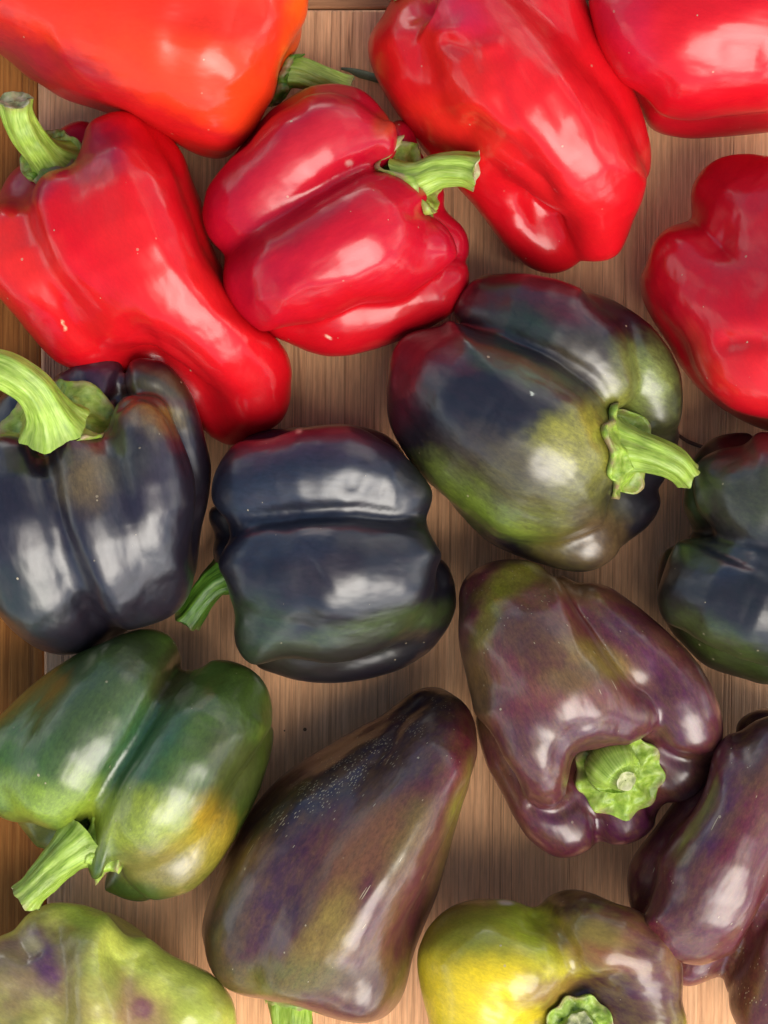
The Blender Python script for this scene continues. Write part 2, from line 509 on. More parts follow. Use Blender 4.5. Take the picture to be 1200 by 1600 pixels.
tray = bpy.data.objects.new('wooden_tray', None); link(tray)
tray['kind'] = 'structure'
tray['label'] = 'brown bamboo tray with fine lengthways grain under all the peppers'
rounded_slab('floor_board', 58, 15, 1700, 2100, -26, 0, WOOD, tray, skew=22)
rounded_slab('side_rail', -420, -380, 55, 2100, -60, -14, WOOD_RAIL, tray, skew=22)
rounded_slab('end_rail', 57, -380, 1700, 12.5, -60, -5, WOOD_CROSS, tray)

# ------------------------------------------------------------------ peppers
def color_field(uv, P, base, blobs, seed):
    C = np.tile(np.array(base, float), (len(uv), 1))
    wx = fbm(P, 60.0, seed + 3.1); wy = fbm(P, 60.0, seed + 9.7)
    w2 = fbm(P, 26.0, seed + 5.5)
    w3 = fbm(P, 9.0, seed + 2.5, 2)
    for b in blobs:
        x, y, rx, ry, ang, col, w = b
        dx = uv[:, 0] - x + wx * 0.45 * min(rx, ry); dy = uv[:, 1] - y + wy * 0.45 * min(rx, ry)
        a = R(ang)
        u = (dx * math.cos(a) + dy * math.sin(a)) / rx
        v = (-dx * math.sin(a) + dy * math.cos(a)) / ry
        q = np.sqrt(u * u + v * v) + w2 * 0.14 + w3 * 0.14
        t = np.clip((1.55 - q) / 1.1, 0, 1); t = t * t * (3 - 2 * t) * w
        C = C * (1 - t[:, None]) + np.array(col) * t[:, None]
    return C

def frame_path(P):
    T = np.gradient(P, axis=0); T /= np.linalg.norm(T, axis=1)[:, None]
    n = np.cross(T[0], [0, 0, 1.0])
    if np.linalg.norm(n) < 1e-3: n = np.array([1.0, 0, 0])
    n /= np.linalg.norm(n)
    N = [n]
    for i in range(1, len(P)):
        n = N[-1] - T[i] * (N[-1] @ T[i]); n /= np.linalg.norm(n); N.append(n)
    N = np.array(N)
    return T, N, np.cross(T, N)

def build_stem(root, origin, nodes, mat, seed, ribs=6, flare=1.5, cut=True, rib=1.0):
    """nodes: (x, y, z, r) in picture coordinates, base first; swept ribbed stalk"""
    W = np.array([[*to_w(x, y, z), r * (H - z) / H] for x, y, z, r in nodes])
    C = catmull(W, 12)
    T, N, B = frame_path(C[:, :3])
    nphi = 48; m = len(C)
    ph = np.arange(nphi) / nphi * 2 * np.pi
    V = []; fl = []; s = 0; rim = []
    Ltot = np.linalg.norm(np.diff(C[:, :3], axis=0), axis=1).sum()
    for i in range(m):
        if i: s += np.linalg.norm(C[i, :3] - C[i - 1, :3])
        t = s / Ltot
        fr = 1 + (flare - 1) * max(0, 1 - t / 0.35) ** 2
        er = 1 + 0.13 * max(0, (t - 0.86) / 0.14) ** 2
        tw = 0.5 * t
        r = C[i, 3] * fr * er * (1 + rib * 0.075 * np.cos(ribs * (ph + tw) + seed) + 0.045 * rib * np.cos(3 * ph + seed * 2) + 0.03 * rib * np.cos((ribs * 2 + 1) * (ph + tw) + seed * 3))
        p = C[i, :3] + r[:, None] * (np.cos(ph)[:, None] * N[i] + np.sin(ph)[:, None] * B[i])
        V.append(p)
        fl.append(np.stack([np.cos(ph + tw) * 1.6, np.sin(ph + tw) * 1.6, np.full(nphi, s * 0.006)], 1))
        rim.append(np.full(nphi, max(0.0, (t - 0.9) / 0.1) * 0.6))
    V = np.array(V).reshape(-1, 3); fl = np.vstack(fl); rim = np.concatenate(rim)
    V = V + (fbm(V, 16.0, seed, 2) * 1.6)[:, None] * np.repeat(np.ones((1, 3)) * 0.577, len(V), 0)
    # ragged end
    end = slice((m - 1) * nphi, m * nphi)
    V[end] += T[-1] * (2.5 * np.sin(3 * ph + seed) + 2 * np.sin(5 * ph))[:, None]
    F = []
    for i in range(m - 1):
        a = i * nphi + np.arange(nphi); b = i * nphi + (np.arange(nphi) + 1) % nphi
        F.append(np.stack([a, b, b + nphi, a + nphi], 1))
    F = np.vstack(F)
    st = mesh_obj('stem', V, F, mat, root, origin, {'Flow': ('FLOAT_VECTOR', fl), 'Rim': ('FLOAT', rim)})
    if cut:
        E = V[end]; c = E.mean(0)
        rings = [E, c + (E - c) * 0.86 + T[-1] * 1.0, c + (E - c) * 0.72 - T[-1] * 2.5, c + (E - c) * 0.35 - T[-1] * 3.5, c + (E - c) * 0.05 - T[-1] * 2]
        V2 = np.vstack(rings); F2 = []
        for i in range(4):
            a = i * nphi + np.arange(nphi); b = i * nphi + (np.arange(nphi) + 1) % nphi
            F2.append(np.stack([a, b, b + nphi, a + nphi], 1))
        mesh_obj('cut_end', V2, np.vstack(F2), CUT, st, (0, 0, 0) if False else origin)
    return st

def build_calyx(root, origin, bvh, base, axis, rad, mat, seed, pts=6, ray=1.0, miss=-48, up=0.045):
    """the green star the stem grows from, draped over the shoulders of the fruit"""
    A = np.array(axis, float); A /= np.linalg.norm(A)
    e1 = np.cross(A, [0.3, 0.2, 1.0]); e1 /= np.linalg.norm(e1); e2 = np.cross(A, e1)
    nr, nphi = 16, 90
    ph = np.arange(nphi) / nphi * 2 * np.pi
    star = 1 + ray * 0.14 * np.abs(np.cos(ph * pts / 2 + seed)) ** 3 - 0.06 + ray * 0.07 * np.sin(2 * ph + seed * 1.7) + 0.04 * np.sin(9 * ph + seed)
    top = []
    for i in range(nr):
        u = i / (nr - 1)
        rr = rad * star * (0.25 + 0.75 * u)
        row = []
        for j in range(nphi):
            p = base + e1 * (rr[j] * math.cos(ph[j])) + e2 * (rr[j] * math.sin(ph[j]))
            s = p + A * 75
            hit = bvh.ray_cast(Vector(s), Vector(-A), 150)
            if hit[0] is not None: h = 75 - hit[3]
            else: h = miss
            row.append(h)
        top.append(row)
    hh = np.array(top)
    # steady the cloth: limit slope and smooth round the ring
    for i in range(1, nr):
        hh[i] = np.clip(hh[i], hh[i - 1] - 0.09 * rad, hh[i - 1] + up * rad)
    for _ in range(3):
        hh = (hh + np.roll(hh, 1, 1) + np.roll(hh, -1, 1)) / 3
    V = []; fl = []; rim = []
    for lay in (0, 1):
        for i in range(nr):
            u = i / (nr - 1)
            rr = rad * star * (0.25 + 0.75 * u)
            q = base + (e1 * np.cos(ph)[:, None] + e2 * np.sin(ph)[:, None]) * rr[:, None]
            lift = (9.0 + 4.0 * np.sin(ph * pts + seed) * u + 5.0 * u ** 6 + 9 * (1 - u) ** 2) if lay == 0 else np.full(nphi, -1.0) + 4.0 * u ** 6
            q = q + A * (hh[i] + lift)[:, None]
            if lay == 0: q = q + A * (fbm(q, 13.0, seed, 2) * 7.5)[:, None]
            V.append(q)
            fl.append(np.stack([np.cos(ph) * (0.6 + 0.6 * u), np.sin(ph) * (0.6 + 0.6 * u), np.full(nphi, u * 0.5)], 1))
            rim.append(np.full(nphi, max(0, (u - 0.75) / 0.25)))
    V = np.vstack(V); fl = np.vstack(fl); rim = np.concatenate(rim)
    F = []
    n = nphi
    for lay in (0, 1):
        for i in range(nr - 1):
            o = lay * nr * n + i * n
            a = o + np.arange(n); b = o + (np.arange(n) + 1) % n
            q = np.stack([a, b, b + n, a + n], 1)
            F.append(q if lay == 0 else q[:, ::-1])
    o0 = (nr - 1) * n; o1 = nr * n + (nr - 1) * n
    a = np.arange(n); b = (np.arange(n) + 1) % n
    F.append(np.stack([o0 + a, o0 + b, o1 + b, o1 + a], 1))
    F.append(np.stack([a, b, nr * n + b, nr * n + a], 1)[:, ::-1])
    return mesh_obj('calyx', V, np.vstack(F), mat, root, origin, {'Flow': ('FLOAT_VECTOR', fl), 'Rim': ('FLOAT', rim)})

import time
def pepper(name, label, cat, group, outline, lobes, mat, base, blobs=(), strokes=(), k=9, zmid=110, axis=(1, 0), seed=1.0,
           wob=2.5, cork=(), stem=None, calyx=None, grid=4.0):
    t0 = time.time()
    f, nodes = make_field(lobes, k * 1.35)
    pad = 26
    lo = (nodes[:, :3] - nodes[:, 3:4]).min(0) - pad; hi = (nodes[:, :3] + nodes[:, 3:4]).max(0) + pad
    lo[2] = -8
    V, F, Nn = surface_nets(f, lo, hi, grid)
    V = sculpt(V, Nn, [(p_, w_ * 1.1, a_ * 0.75) for p_, w_, a_ in strokes], wob, seed)
    V, rng = fit_outline(V, outline)
    uv = proj(V)
    origin = np.array([*(V[:, :2].mean(0)), 0.0])
    om = to_m(origin[None])[0]
    root = bpy.data.objects.new(name, None); root.empty_display_size = 0.02
    root.location = om
    link(root)
    root['label'] = label; root['category'] = cat; root['group'] = group
    ax = np.array([axis[0], axis[1], 0.0]); ax /= np.linalg.norm(ax)
    pr = np.array([-ax[1], ax[0], 0.0])
    fl = np.stack([(V @ ax) * 0.013, (V @ pr) * 0.03, V[:, 2] * 0.03], 1) + seed * 3.7
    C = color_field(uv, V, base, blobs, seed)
    ck = np.zeros(len(V))
    for (x, y, rx, ry, ang, w) in cork:
        a = R(ang); dx = uv[:, 0] - x; dy = uv[:, 1] - y
        u = (dx * math.cos(a) + dy * math.sin(a)) / rx; v = (-dx * math.sin(a) + dy * math.cos(a)) / ry
        ck = np.maximum(ck, w * np.exp(-(u * u + v * v)))
    body = mesh_obj('body', V, F, MAT[mat], root, om, {'PigmentSheen': ('FLOAT_COLOR', C), 'Flow': ('FLOAT_VECTOR', fl), 'Cork': ('FLOAT', ck)})
    body.data['ratio'] = 0
    if stem or calyx:
        bvh = BVHTree.FromPolygons([tuple(v) for v in V], [tuple(q) for q in F.tolist()])
    if calyx:
        (cx, cy, cz, crad, caxis, cm) = calyx[:6]
        build_calyx(root, om, bvh, to_w(cx, cy, cz), caxis, crad, STEM[cm], seed, *(calyx[6:]))
    if stem:
        build_stem(root, om, stem['nodes'], STEM[stem['mat']], seed, flare=stem.get('flare', 1.5), cut=stem.get('cut', True), rib=stem.get('rib', 1.0))
    print('built %-28s %6d verts  ratio %.2f %.2f  %.1fs' % (name, len(V), rng[0], rng[1], time.time() - t0))
    return root

RED = (0.60, 0.004, 0.010)
DRED = (0.42, 0.004, 0.012)
ORG = (0.80, 0.05, 0.008)
BLK = (0.006, 0.006, 0.011)
OLV = (0.11, 0.12, 0.016)
LIM = (0.24, 0.27, 0.03)
BRN = (0.09, 0.045, 0.02)
PUR = (0.055, 0.012, 0.03)
PRD = (0.09, 0.012, 0.02)
GRN = (0.03, 0.065, 0.012)
G_RED = 'ripe red bell peppers laid on the tray'
G_DRK = 'blackish unripe bell peppers laid on the tray'
G_PUR = 'purple bell peppers laid on the tray'
# ---- red ones
pepper('red_bell_pepper', 'big orange-red pepper cut by the top edge, in the top left corner', 'bell pepper', G_RED,
  [(0,84),(40,120),(60,131),(100,155),(158,174),(220,200),(288,233),(317,246),(350,249),(388,217),(410,183),(417,166),(431,158),(440,138),(445,115),(452,92),(464,80),(471,55),(478,33),(481,10),(478,-30),(440,-110),(350,-170),(200,-190),(50,-170),(-60,-110),(-100,-20),(-70,40)],
  [[(400,10,180,70),(320,60,210,115),(150,0,205,110),(0,-60,180,100)],
   [(350,150,175,80),(240,110,170,85),(120,60,160,75),(0,0,130,80)],
   [(320,185,95,62),(200,120,90,80),(90,80,85,65),(0,40,85,62)],
   [(428,70,95,42),(300,0,90,90)], [(415,135,80,32),(330,150,85,60)]],
  'orange', (0.72,0.03,0.010),
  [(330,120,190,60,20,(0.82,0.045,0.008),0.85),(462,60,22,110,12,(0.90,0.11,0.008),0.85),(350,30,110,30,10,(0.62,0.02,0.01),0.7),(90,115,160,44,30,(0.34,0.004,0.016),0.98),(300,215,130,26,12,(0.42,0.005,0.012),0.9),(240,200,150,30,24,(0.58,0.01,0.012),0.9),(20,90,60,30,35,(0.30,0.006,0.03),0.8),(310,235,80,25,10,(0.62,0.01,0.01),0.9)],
  [([(290,30),(350,22),(410,35)],34,-13),([(85,60),(110,108),(160,140),(240,160)],14,5),([(240,158),(310,170),(350,160)],20,4),([(370,130),(415,90)],16,5)],
  k=16, axis=(1,0.1), seed=1.3, stem={'nodes':[(405,128,100,26),(432,116,100,23),(464,113,98,23),(500,124,90,21),(545,140,80,20)],'mat':'lime','cut':True}, calyx=(424,125,95,36,(1,0,0.15),'deep'))

pepper('red_bell_pepper', 'long red pepper at the left edge, its tip pointing down right to the black peppers', 'bell pepper', G_RED,
  [(-12,320),(2,298),(12,276),(31,257),(60,238),(79,220),(96,199),(125,188),(150,184),(179,174),(208,175),(238,190),(267,213),(290,247),(300,280),(317,320),(330,380),(360,440),(400,500),(442,534),(454,551),(459,580),(456,617),(444,655),(421,672),(385,690),(350,699),(325,692),(310,665),(290,630),(240,600),(170,590),(104,574),(67,547),(25,497),(0,467),(-35,430),(-50,380)],
  [[(182,225,185,50),(205,320,215,85),(250,420,205,90),(320,500,175,75),(385,575,125,60),(398,615,105,55)],
   [(95,325,200,55),(130,400,195,75),(200,470,175,70)],
   [(15,375,150,62),(50,440,150,75),(120,510,125,62)],
   [(215,235,120,52),(260,310,110,75),(320,420,95,85),(380,520,80,60)],
   [(370,645,65,45),(310,610,65,50),(200,540,75,62)],
   [(125,238,80,46),(110,330,80,80)],[(30,300,85,42),(60,400,85,80)]],
  'red', RED,
  [(250,400,170,80,55,(0.64,0.012,0.012),0.8),(120,230,70,40,0,(0.26,0.004,0.03),0.95),(25,285,50,40,0,(0.26,0.004,0.03),0.95),(300,640,80,60,50,(0.42,0.004,0.01),0.8),(220,530,130,40,35,(0.5,0.005,0.01),0.7),(280,300,50,110,-20,(0.55,0.004,0.01),0.8),(30,400,50,70,-30,(0.7,0.03,0.02),0.6),(97,504,1.6,3,0,(0.7,0.5,0.3),1.0),(102,513,1.8,3,0,(0.7,0.5,0.3),1.0)],
  [([(22,312),(40,360),(75,430),(115,480),(165,520)],20,-13),([(150,270),(160,340),(190,400),(220,440)],22,-5),([(60,320),(90,380),(140,440)],16,5),([(180,230),(205,300),(250,390),(330,480),(385,545)],18,7),([(200,520),(270,560),(320,620),(350,680)],24,-14),([(215,200),(245,250),(265,300)],12,-5)],
  k=13, zmid=100, axis=(0.6,1), seed=2.1, stem={'nodes':[(92,262,140,27),(70,242,165,26),(44,212,195,25),(27,180,220,24),(23,156,235,25)],'mat':'lime','flare':1.7}, calyx=(92,262,128,48,(-0.6,-0.65,0.55),'mid'))

pepper('red_bell_pepper', 'squat crimson pepper whose stem points right, between the orange-red one and the black ones', 'bell pepper', G_RED,
  [(315,333),(325,292),(354,254),(383,221),(412,183),(437,162),(467,144),(483,135),(521,130),(558,137),(587,158),(604,179),(629,187),(646,204),(660,244),(685,270),(696,300),(695,327),(717,346),(731,371),(733,400),(732,454),(717,479),(687,504),(642,525),(592,544),(533,557),(487,552),(450,535),(404,517),(371,487),(350,454),(347,425),(350,400),(325,371)],
  [[(585,220,215,38),(540,215,220,60),(470,245,220,78),(400,310,195,72),(378,340,180,62)],
   [(630,315,235,34),(600,330,235,62),(560,370,240,88),(470,415,220,88),(420,435,190,72)],
   [(660,385,205,48),(600,400,215,70)],
   [(695,440,130,38),(640,460,125,62),(540,480,115,72),(480,480,110,62)],
   [(690,372,110,40),(600,330,110,85)],
   [(560,180,160,46),(480,210,150,62),(420,250,120,60)],
   [(633,222,120,34),(655,270,110,36),(560,260,110,80)]],
  'red', (0.40,0.003,0.018),
  [(560,380,120,90,-20,(0.50,0.006,0.018),0.8),(480,240,110,40,-35,(0.52,0.02,0.03),0.6),(460,140,30,22,-20,(0.35,0.12,0.02),0.7),(560,500,200,60,-15,(0.50,0.004,0.008),0.8),(440,360,90,25,-30,(0.30,0.004,0.014),0.8),(600,195,20,20,0,(0.4,0.1,0.02),0.4),(513,527,5,2,30,(0.7,0.5,0.35),1.0),(545,255,5,4,0,(0.5,0.2,0.18),1.0)],
  [([(598,242),(555,262),(500,300),(440,340),(375,380)],14,-7),([(596,272),(625,300),(650,340),(640,370)],15,-4),([(400,470),(480,440),(560,425),(640,390)],14,4)],
  k=7, zmid=130, axis=(1,-0.6), seed=3.4, stem={'nodes':[(630,292,205,31),(655,282,215,28),(685,268,222,26),(718,264,228,26),(744,268,230,27)],'mat':'lime','flare':1.5}, calyx=(630,282,190,62,(0.85,-0.1,0.45),'lime'))

pepper('red_bell_pepper', 'long tapering bright red pepper with a dented side, at the top right of centre', 'bell pepper', G_RED,
  [(597,29),(577,54),(573,79),(581,112),(597,142),(618,175),(643,208),(664,238),(690,268),(714,292),(743,325),(768,358),(797,396),(827,419),(860,428),(893,421),(927,410),(947,409),(968,396),(981,367),(1002,321),(1014,283),(1017,233),(1008,187),(990,140),(965,95),(935,40),(915,0),(890,-50),(830,-90),(740,-105),(670,-75),(622,-20)],
  [[(740,40,205,80),(800,140,225,100),(880,220,215,90),(935,290,180,68),(943,350,125,52)],
   [(655,70,150,68),(690,140,150,75),(760,220,140,70)],
   [(650,70,90,75),(720,200,90,85),(790,310,85,68),(845,370,70,50)],
   [(850,20,160,80),(920,120,150,75),(970,230,120,55)],
   [(700,-20,120,70),(800,-20,120,70)]],
  'red', (0.56,0.005,0.011),
  [(850,200,150,90,60,(0.66,0.012,0.014),0.8),(700,150,70,120,-25,(0.68,0.02,0.01),0.7),(800,350,80,60,40,(0.50,0.004,0.01),0.85),(640,90,60,50,0,(0.56,0.006,0.01),0.8),(710,20,60,30,10,(0.6,0.015,0.06),0.7)],
  [([(735,205),(790,240),(835,290),(845,340),(868,390)],26,-24),([(700,65),(730,80),(752,115)],13,-9),([(760,75),(790,70)],12,5),([(775,130),(800,190),(838,250)],13,-6),([(645,12),(670,25)],28,-26),([(870,120),(920,200),(945,300)],16,4),([(820,110),(870,180),(900,260)],12,-3),([(690,50),(740,35)],14,5)],
  k=14, zmid=110, axis=(0.6,1), seed=4.2, wob=3.5, calyx=(652,-12,120,40,(-0.3,-0.4,0.8),'mid'),
  stem={'nodes':[(645,-18,125,20),(630,-40,150,18),(600,-60,170,17)],'mat':'mid'})

pepper('red_bell_pepper', 'broad red pepper with a white highlight, in the top right corner', 'bell pepper', G_RED,
  [(918,0),(927,46),(947,96),(977,137),(1000,168),(1015,200),(1045,213),(1080,217),(1130,214),(1200,207),(1270,190),(1330,130),(1350,40),(1320,-60),(1240,-120),(1120,-130),(1010,-110),(940,-60)],
  [[(1030,0,220,95),(1070,50,220,110),(1200,30,210,120),(1280,10,180,90)],
   [(1075,90,205,85),(1180,100,200,70)],
   [(1060,125,85,80),(1180,135,85,80),(1270,90,85,80)],
   [(1010,-40,120,80),(1200,-60,120,80)]],
  'red', (0.54,0.004,0.012),
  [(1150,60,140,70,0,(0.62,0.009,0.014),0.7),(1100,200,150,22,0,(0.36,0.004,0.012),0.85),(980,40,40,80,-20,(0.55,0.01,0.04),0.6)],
  [([(980,140),(1030,178),(1080,188),(1140,184),(1200,172)],14,-9),([(1150,80),(1200,95)],26,-7)],
  k=12, zmid=90, axis=(1,0.1), seed=5.7)

pepper('red_bell_pepper', 'knobbly red pepper cut by the right edge, below the broad one in the corner', 'bell pepper', G_RED,
  [(1200,240),(1160,240),(1124,247),(1097,265),(1080,289),(1077,310),(1080,331),(1079,344),(1055,349),(1034,361),(1019,382),(1010,412),(1001,430),(1001,457),(1013,490),(1040,532),(1064,574),(1094,610),(1130,640),(1166,661),(1200,674),(1260,680),(1340,650),(1390,580),(1400,480),(1370,360),(1300,270)],
  [[(1150,315,150,65),(1190,350,200,75),(1260,420,210,110)],
   [(1085,430,165,72),(1130,470,195,80),(1220,500,215,110)],
   [(1170,560,195,85),(1240,570,200,90)],
   [(1070,450,90,68),(1130,560,85,75),(1220,600,85,80)],
   [(1330,480,150,90)]],
  'red', (0.46,0.003,0.012),
  [(1170,580,70,60,0,(0.60,0.01,0.012),0.8),(1110,330,80,60,0,(0.40,0.004,0.014),0.7)],
  [([(1080,346),(1115,372),(1150,380)],30,-7),([(1135,535),(1175,532),(1215,540)],16,-13),([(1165,470),(1180,420)],22,-3)],
  k=15, zmid=100, axis=(0.7,1), seed=6.1)

# ---- dark ones
pepper('black_bell_pepper', 'blackish purple ribbed pepper at the left edge with a thick bright green stem', 'bell pepper', G_DRK,
  [(20,605),(69,587),(100,574),(134,563),(162,559),(188,562),(212,559),(244,562),(269,574),(291,599),(306,631),(316,665),(325,702),(331,734),(325,784),(316,821),(309,871),(302,915),(281,952),(253,971),(219,982),(190,992),(150,1015),(119,1023),(88,1023),(56,1012),(28,993),(0,965),(-40,910),(-60,830),(-60,740),(-40,670),(-10,630)],
  [[(30,740,205,52),(45,810,215,78),(65,900,180,85),(95,935,140,75)],
   [(120,715,225,45),(140,780,230,72),(170,860,210,80),(215,905,160,62)],
   [(222,660,205,48),(225,730,220,72),(235,820,205,78),(240,900,150,62)],
   [(235,608,150,44),(275,670,140,46),(290,760,130,42),(280,860,110,50)],
   [(150,605,125,38),(140,680,120,60)], [(40,640,110,45),(60,740,110,80)],[(120,900,85,85),(200,880,85,80)]],
  'dark', (0.010,0.008,0.014),
  [(240,640,50,35,20,(0.24,0.17,0.03),0.9),(135,740,40,55,10,(0.15,0.10,0.035),0.8),(250,600,60,22,10,(0.06,0.05,0.015),0.7),(140,590,60,25,0,(0.045,0.012,0.03),0.8),(200,720,40,40,0,(0.04,0.05,0.02),0.6),(230,710,60,80,0,(0.035,0.02,0.035),0.4),(30,930,60,60,40,(0.012,0.020,0.012),0.7),(130,690,35,12,0,(0.07,0.008,0.014),0.8),(225,620,70,10,10,(0.06,0.008,0.015),0.7)],
  [([(66,705),(80,765),(103,852),(147,955),(165,1000)],16,-13),([(169,672),(180,720),(192,770),(200,820)],17,-12),([(160,648),(190,625),(222,612),(262,636),(288,690),(305,770)],11,-14),([(190,600),(165,640)],12,-5)],
  k=6, zmid=120, axis=(0.25,1), seed=7.9, wob=4, stem={'nodes':[(82,664,235,40),(70,636,262,32),(50,606,285,29),(14,582,298,29),(-30,568,300,28)],'mat':'lime','flare':1.4}, calyx=(84,656,205,78,(-0.2,-0.5,0.85),'lime',5))

pepper('black_bell_pepper', 'near-black four-lobed pepper left of centre, a dark green stem poking out at its left', 'bell pepper', G_DRK,
  [(333,746),(344,721),(366,695),(395,678),(439,669),(491,665),(538,663),(571,667),(604,680),(626,699),(641,721),(663,746),(676,768),(674,794),(668,820),(681,849),(700,882),(712,919),(711,955),(696,988),(667,1021),(623,1047),(571,1062),(513,1068),(465,1063),(428,1052),(399,1043),(377,1025),(366,999),(365,981),(368,966),(359,933),(351,904),(337,882),(332,860),(338,838),(327,816),(326,794),(329,768)],
  [[(405,755,190,68),(480,742,205,76),(560,745,205,74),(605,765,190,64)],
   [(420,880,205,78),(520,890,225,92),(600,890,215,82)],
   [(440,955,180,70),(540,950,190,78),(620,940,160,60)],
   [(650,925,110,58),(600,990,90,62),(470,1000,85,58)],
   [(430,720,95,55),(580,730,95,60)],[(400,850,95,70)]],
  'dark', BLK,
  [(400,690,70,35,-15,(0.10,0.010,0.016),0.8),(540,690,110,30,0,(0.045,0.010,0.02),0.8),(570,985,160,22,-14,(0.05,0.075,0.016),0.8),(400,980,60,50,0,(0.03,0.05,0.014),0.7),(500,1030,140,30,-10,(0.022,0.020,0.012),0.8),(480,770,130,50,0,(0.02,0.018,0.02),0.5),(500,880,60,40,0,(0.028,0.020,0.022),0.6),(450,750,160,60,0,(0.012,0.02,0.04),0.5),(467,674,5,4,0,(0.55,0.36,0.25),1.0),(420,850,90,30,0,(0.012,0.02,0.04),0.5)],  # red along the top and the blues are reflections painted into the colour
  [([(340,834),(400,815),(450,806),(557,801),(630,814),(670,824)],12,-10),([(686,860),(680,930),(612,1012),(500,1046)],10,-6),([(560,765),(620,775)],24,-9),([(470,900),(500,880)],40,-8),([(540,790),(580,745)],12,3)],
  k=8, zmid=110, axis=(1,0.05), seed=8.6, wob=4, stem={'nodes':[(352,900,95,24),(333,912,100,23),(315,934,98,21),(300,958,92,21),(292,968,88,22)],'mat':'deep','flare':1.3})

pepper('black_bell_pepper', 'largest dark pepper, blue-black turning olive towards its curled stem at the right', 'bell pepper', G_DRK,
  [(602,611),(607,575),(618,539),(634,521),(661,513),(690,507),(705,485),(722,455),(746,434),(782,426),(823,427),(868,436),(922,454),(971,476),(1012,503),(1039,535),(1059,571),(1068,607),(1066,643),(1060,690),(1045,730),(1038,760),(1034,787),(1016,818),(985,845),(967,868),(935,888),(899,895),(859,886),(805,868),(760,845),(724,809),(692,773),(656,742),(625,697),(607,656)],
  [[(680,590,165,70),(750,625,205,102),(840,690,215,112),(890,715,210,84)],[(690,660,140,78),(770,740,165,88),(860,775,180,70)],
   [(770,482,150,52),(850,505,185,62),(915,545,190,62),(948,590,188,50)],
   [(880,760,185,72),(820,760,180,80)],
   [(930,520,130,60),(1000,575,140,58),(1015,630,125,50)],
   [(905,840,120,50),(850,820,110,60),(760,770,100,70)],
   [(1010,700,85,50),(900,680,90,90)],[(985,795,85,44),(900,760,90,80)],[(700,640,85,70)]],
  'dark', (0.007,0.006,0.010),
  [(900,700,60,80,30,(0.30,0.28,0.03),0.9),(780,790,120,40,28,(0.14,0.19,0.018),0.9),(860,760,90,60,20,(0.13,0.12,0.022),0.8),(780,730,90,50,20,(0.07,0.05,0.025),0.7),(1010,600,45,70,-20,(0.20,0.24,0.05),0.9),(960,620,25,40,0,(0.2,0.2,0.03),0.8),(920,560,60,40,30,(0.06,0.045,0.02),0.7),(660,545,80,30,10,(0.07,0.006,0.012),0.85),(625,600,30,60,0,(0.07,0.006,0.014),0.8),(860,470,80,26,20,(0.075,0.007,0.012),0.85),(760,470,70,30,0,(0.035,0.006,0.010),0.7),(780,560,60,22,20,(0.015,0.04,0.012),0.8),(850,590,60,20,20,(0.04,0.07,0.012),0.7),(810,500,60,30,10,(0.014,0.03,0.012),0.7),(900,850,70,30,-10,(0.11,0.075,0.02),0.8),(1030,670,30,40,0,(0.07,0.06,0.02),0.7),(940,840,40,40,0,(0.12,0.07,0.03),0.7),(832,615,2.4,3,0,(0.7,0.75,0.6),1.0)],  # reds at the upper left are the red neighbours' reflection, painted in
  [([(700,520),(770,530),(860,550),(930,590),(960,640)],8,-4),([(985,510),(1000,570),(995,625)],9,-6),([(725,818),(800,848),(870,852),(915,834),(938,795)],10,-8),([(745,640),(775,655)],34,-5),([(850,720),(890,745)],16,-3),([(935,650),(960,700)],18,-10)],
  k=7, zmid=110, axis=(1,0.5), seed=9.3, wob=3, stem={'nodes':[(966,706,205,38),(992,706,215,33),(1022,712,222,28),(1052,724,222,25),(1074,744,205,20)],'mat':'lime','flare':1.45}, calyx=(966,706,190,70,(0.6,0.1,0.8),'lime',7))

pepper('black_bell_pepper', 'dark olive-black pepper cut by the right edge, below the knobbly red one', 'bell pepper', G_DRK,
  [(1083,712),(1104,690),(1131,679),(1160,675),(1200,675),(1300,690),(1370,780),(1390,880),(1350,990),(1280,1060),(1200,1070),(1171,1063),(1131,1052),(1096,1036),(1064,1004),(1040,974),(1029,950),(1026,918),(1027,886),(1034,864),(1056,845),(1080,832),(1074,813),(1066,792),(1070,760),(1076,735)],
  [[(1150,765,180,66),(1200,785,205,84),(1290,810,200,90)],[(1165,850,110,64),(1230,865,140,86)],
   [(1105,915,175,72),(1180,935,210,88),(1280,940,200,90)],
   [(1140,722,105,46),(1122,785,100,52),(1250,780,100,80)],
   [(1070,900,90,44),(1150,960,85,80),(1280,960,90,80)]],
  'dark', (0.010,0.010,0.010),
  [(1180,770,70,50,0,(0.055,0.06,0.02),0.7),(1190,700,60,25,0,(0.10,0.025,0.016),0.8),(1130,1010,100,30,32,(0.045,0.065,0.012),0.9),(1085,770,20,50,0,(0.05,0.08,0.015),0.8),(1070,860,30,15,-20,(0.05,0.08,0.015),0.8),(1120,880,50,30,0,(0.018,0.026,0.05),0.5)],  # the bluish patch is sky reflection painted into the skin colour
  [([(1080,832),(1115,852),(1160,876),(1230,905)],10,-6),([(1140,930),(1190,950)],36,-8),([(1150,790),(1190,760)],40,-5)],
  k=7, zmid=110, axis=(1,0.2), seed=10.8, wob=3.5)

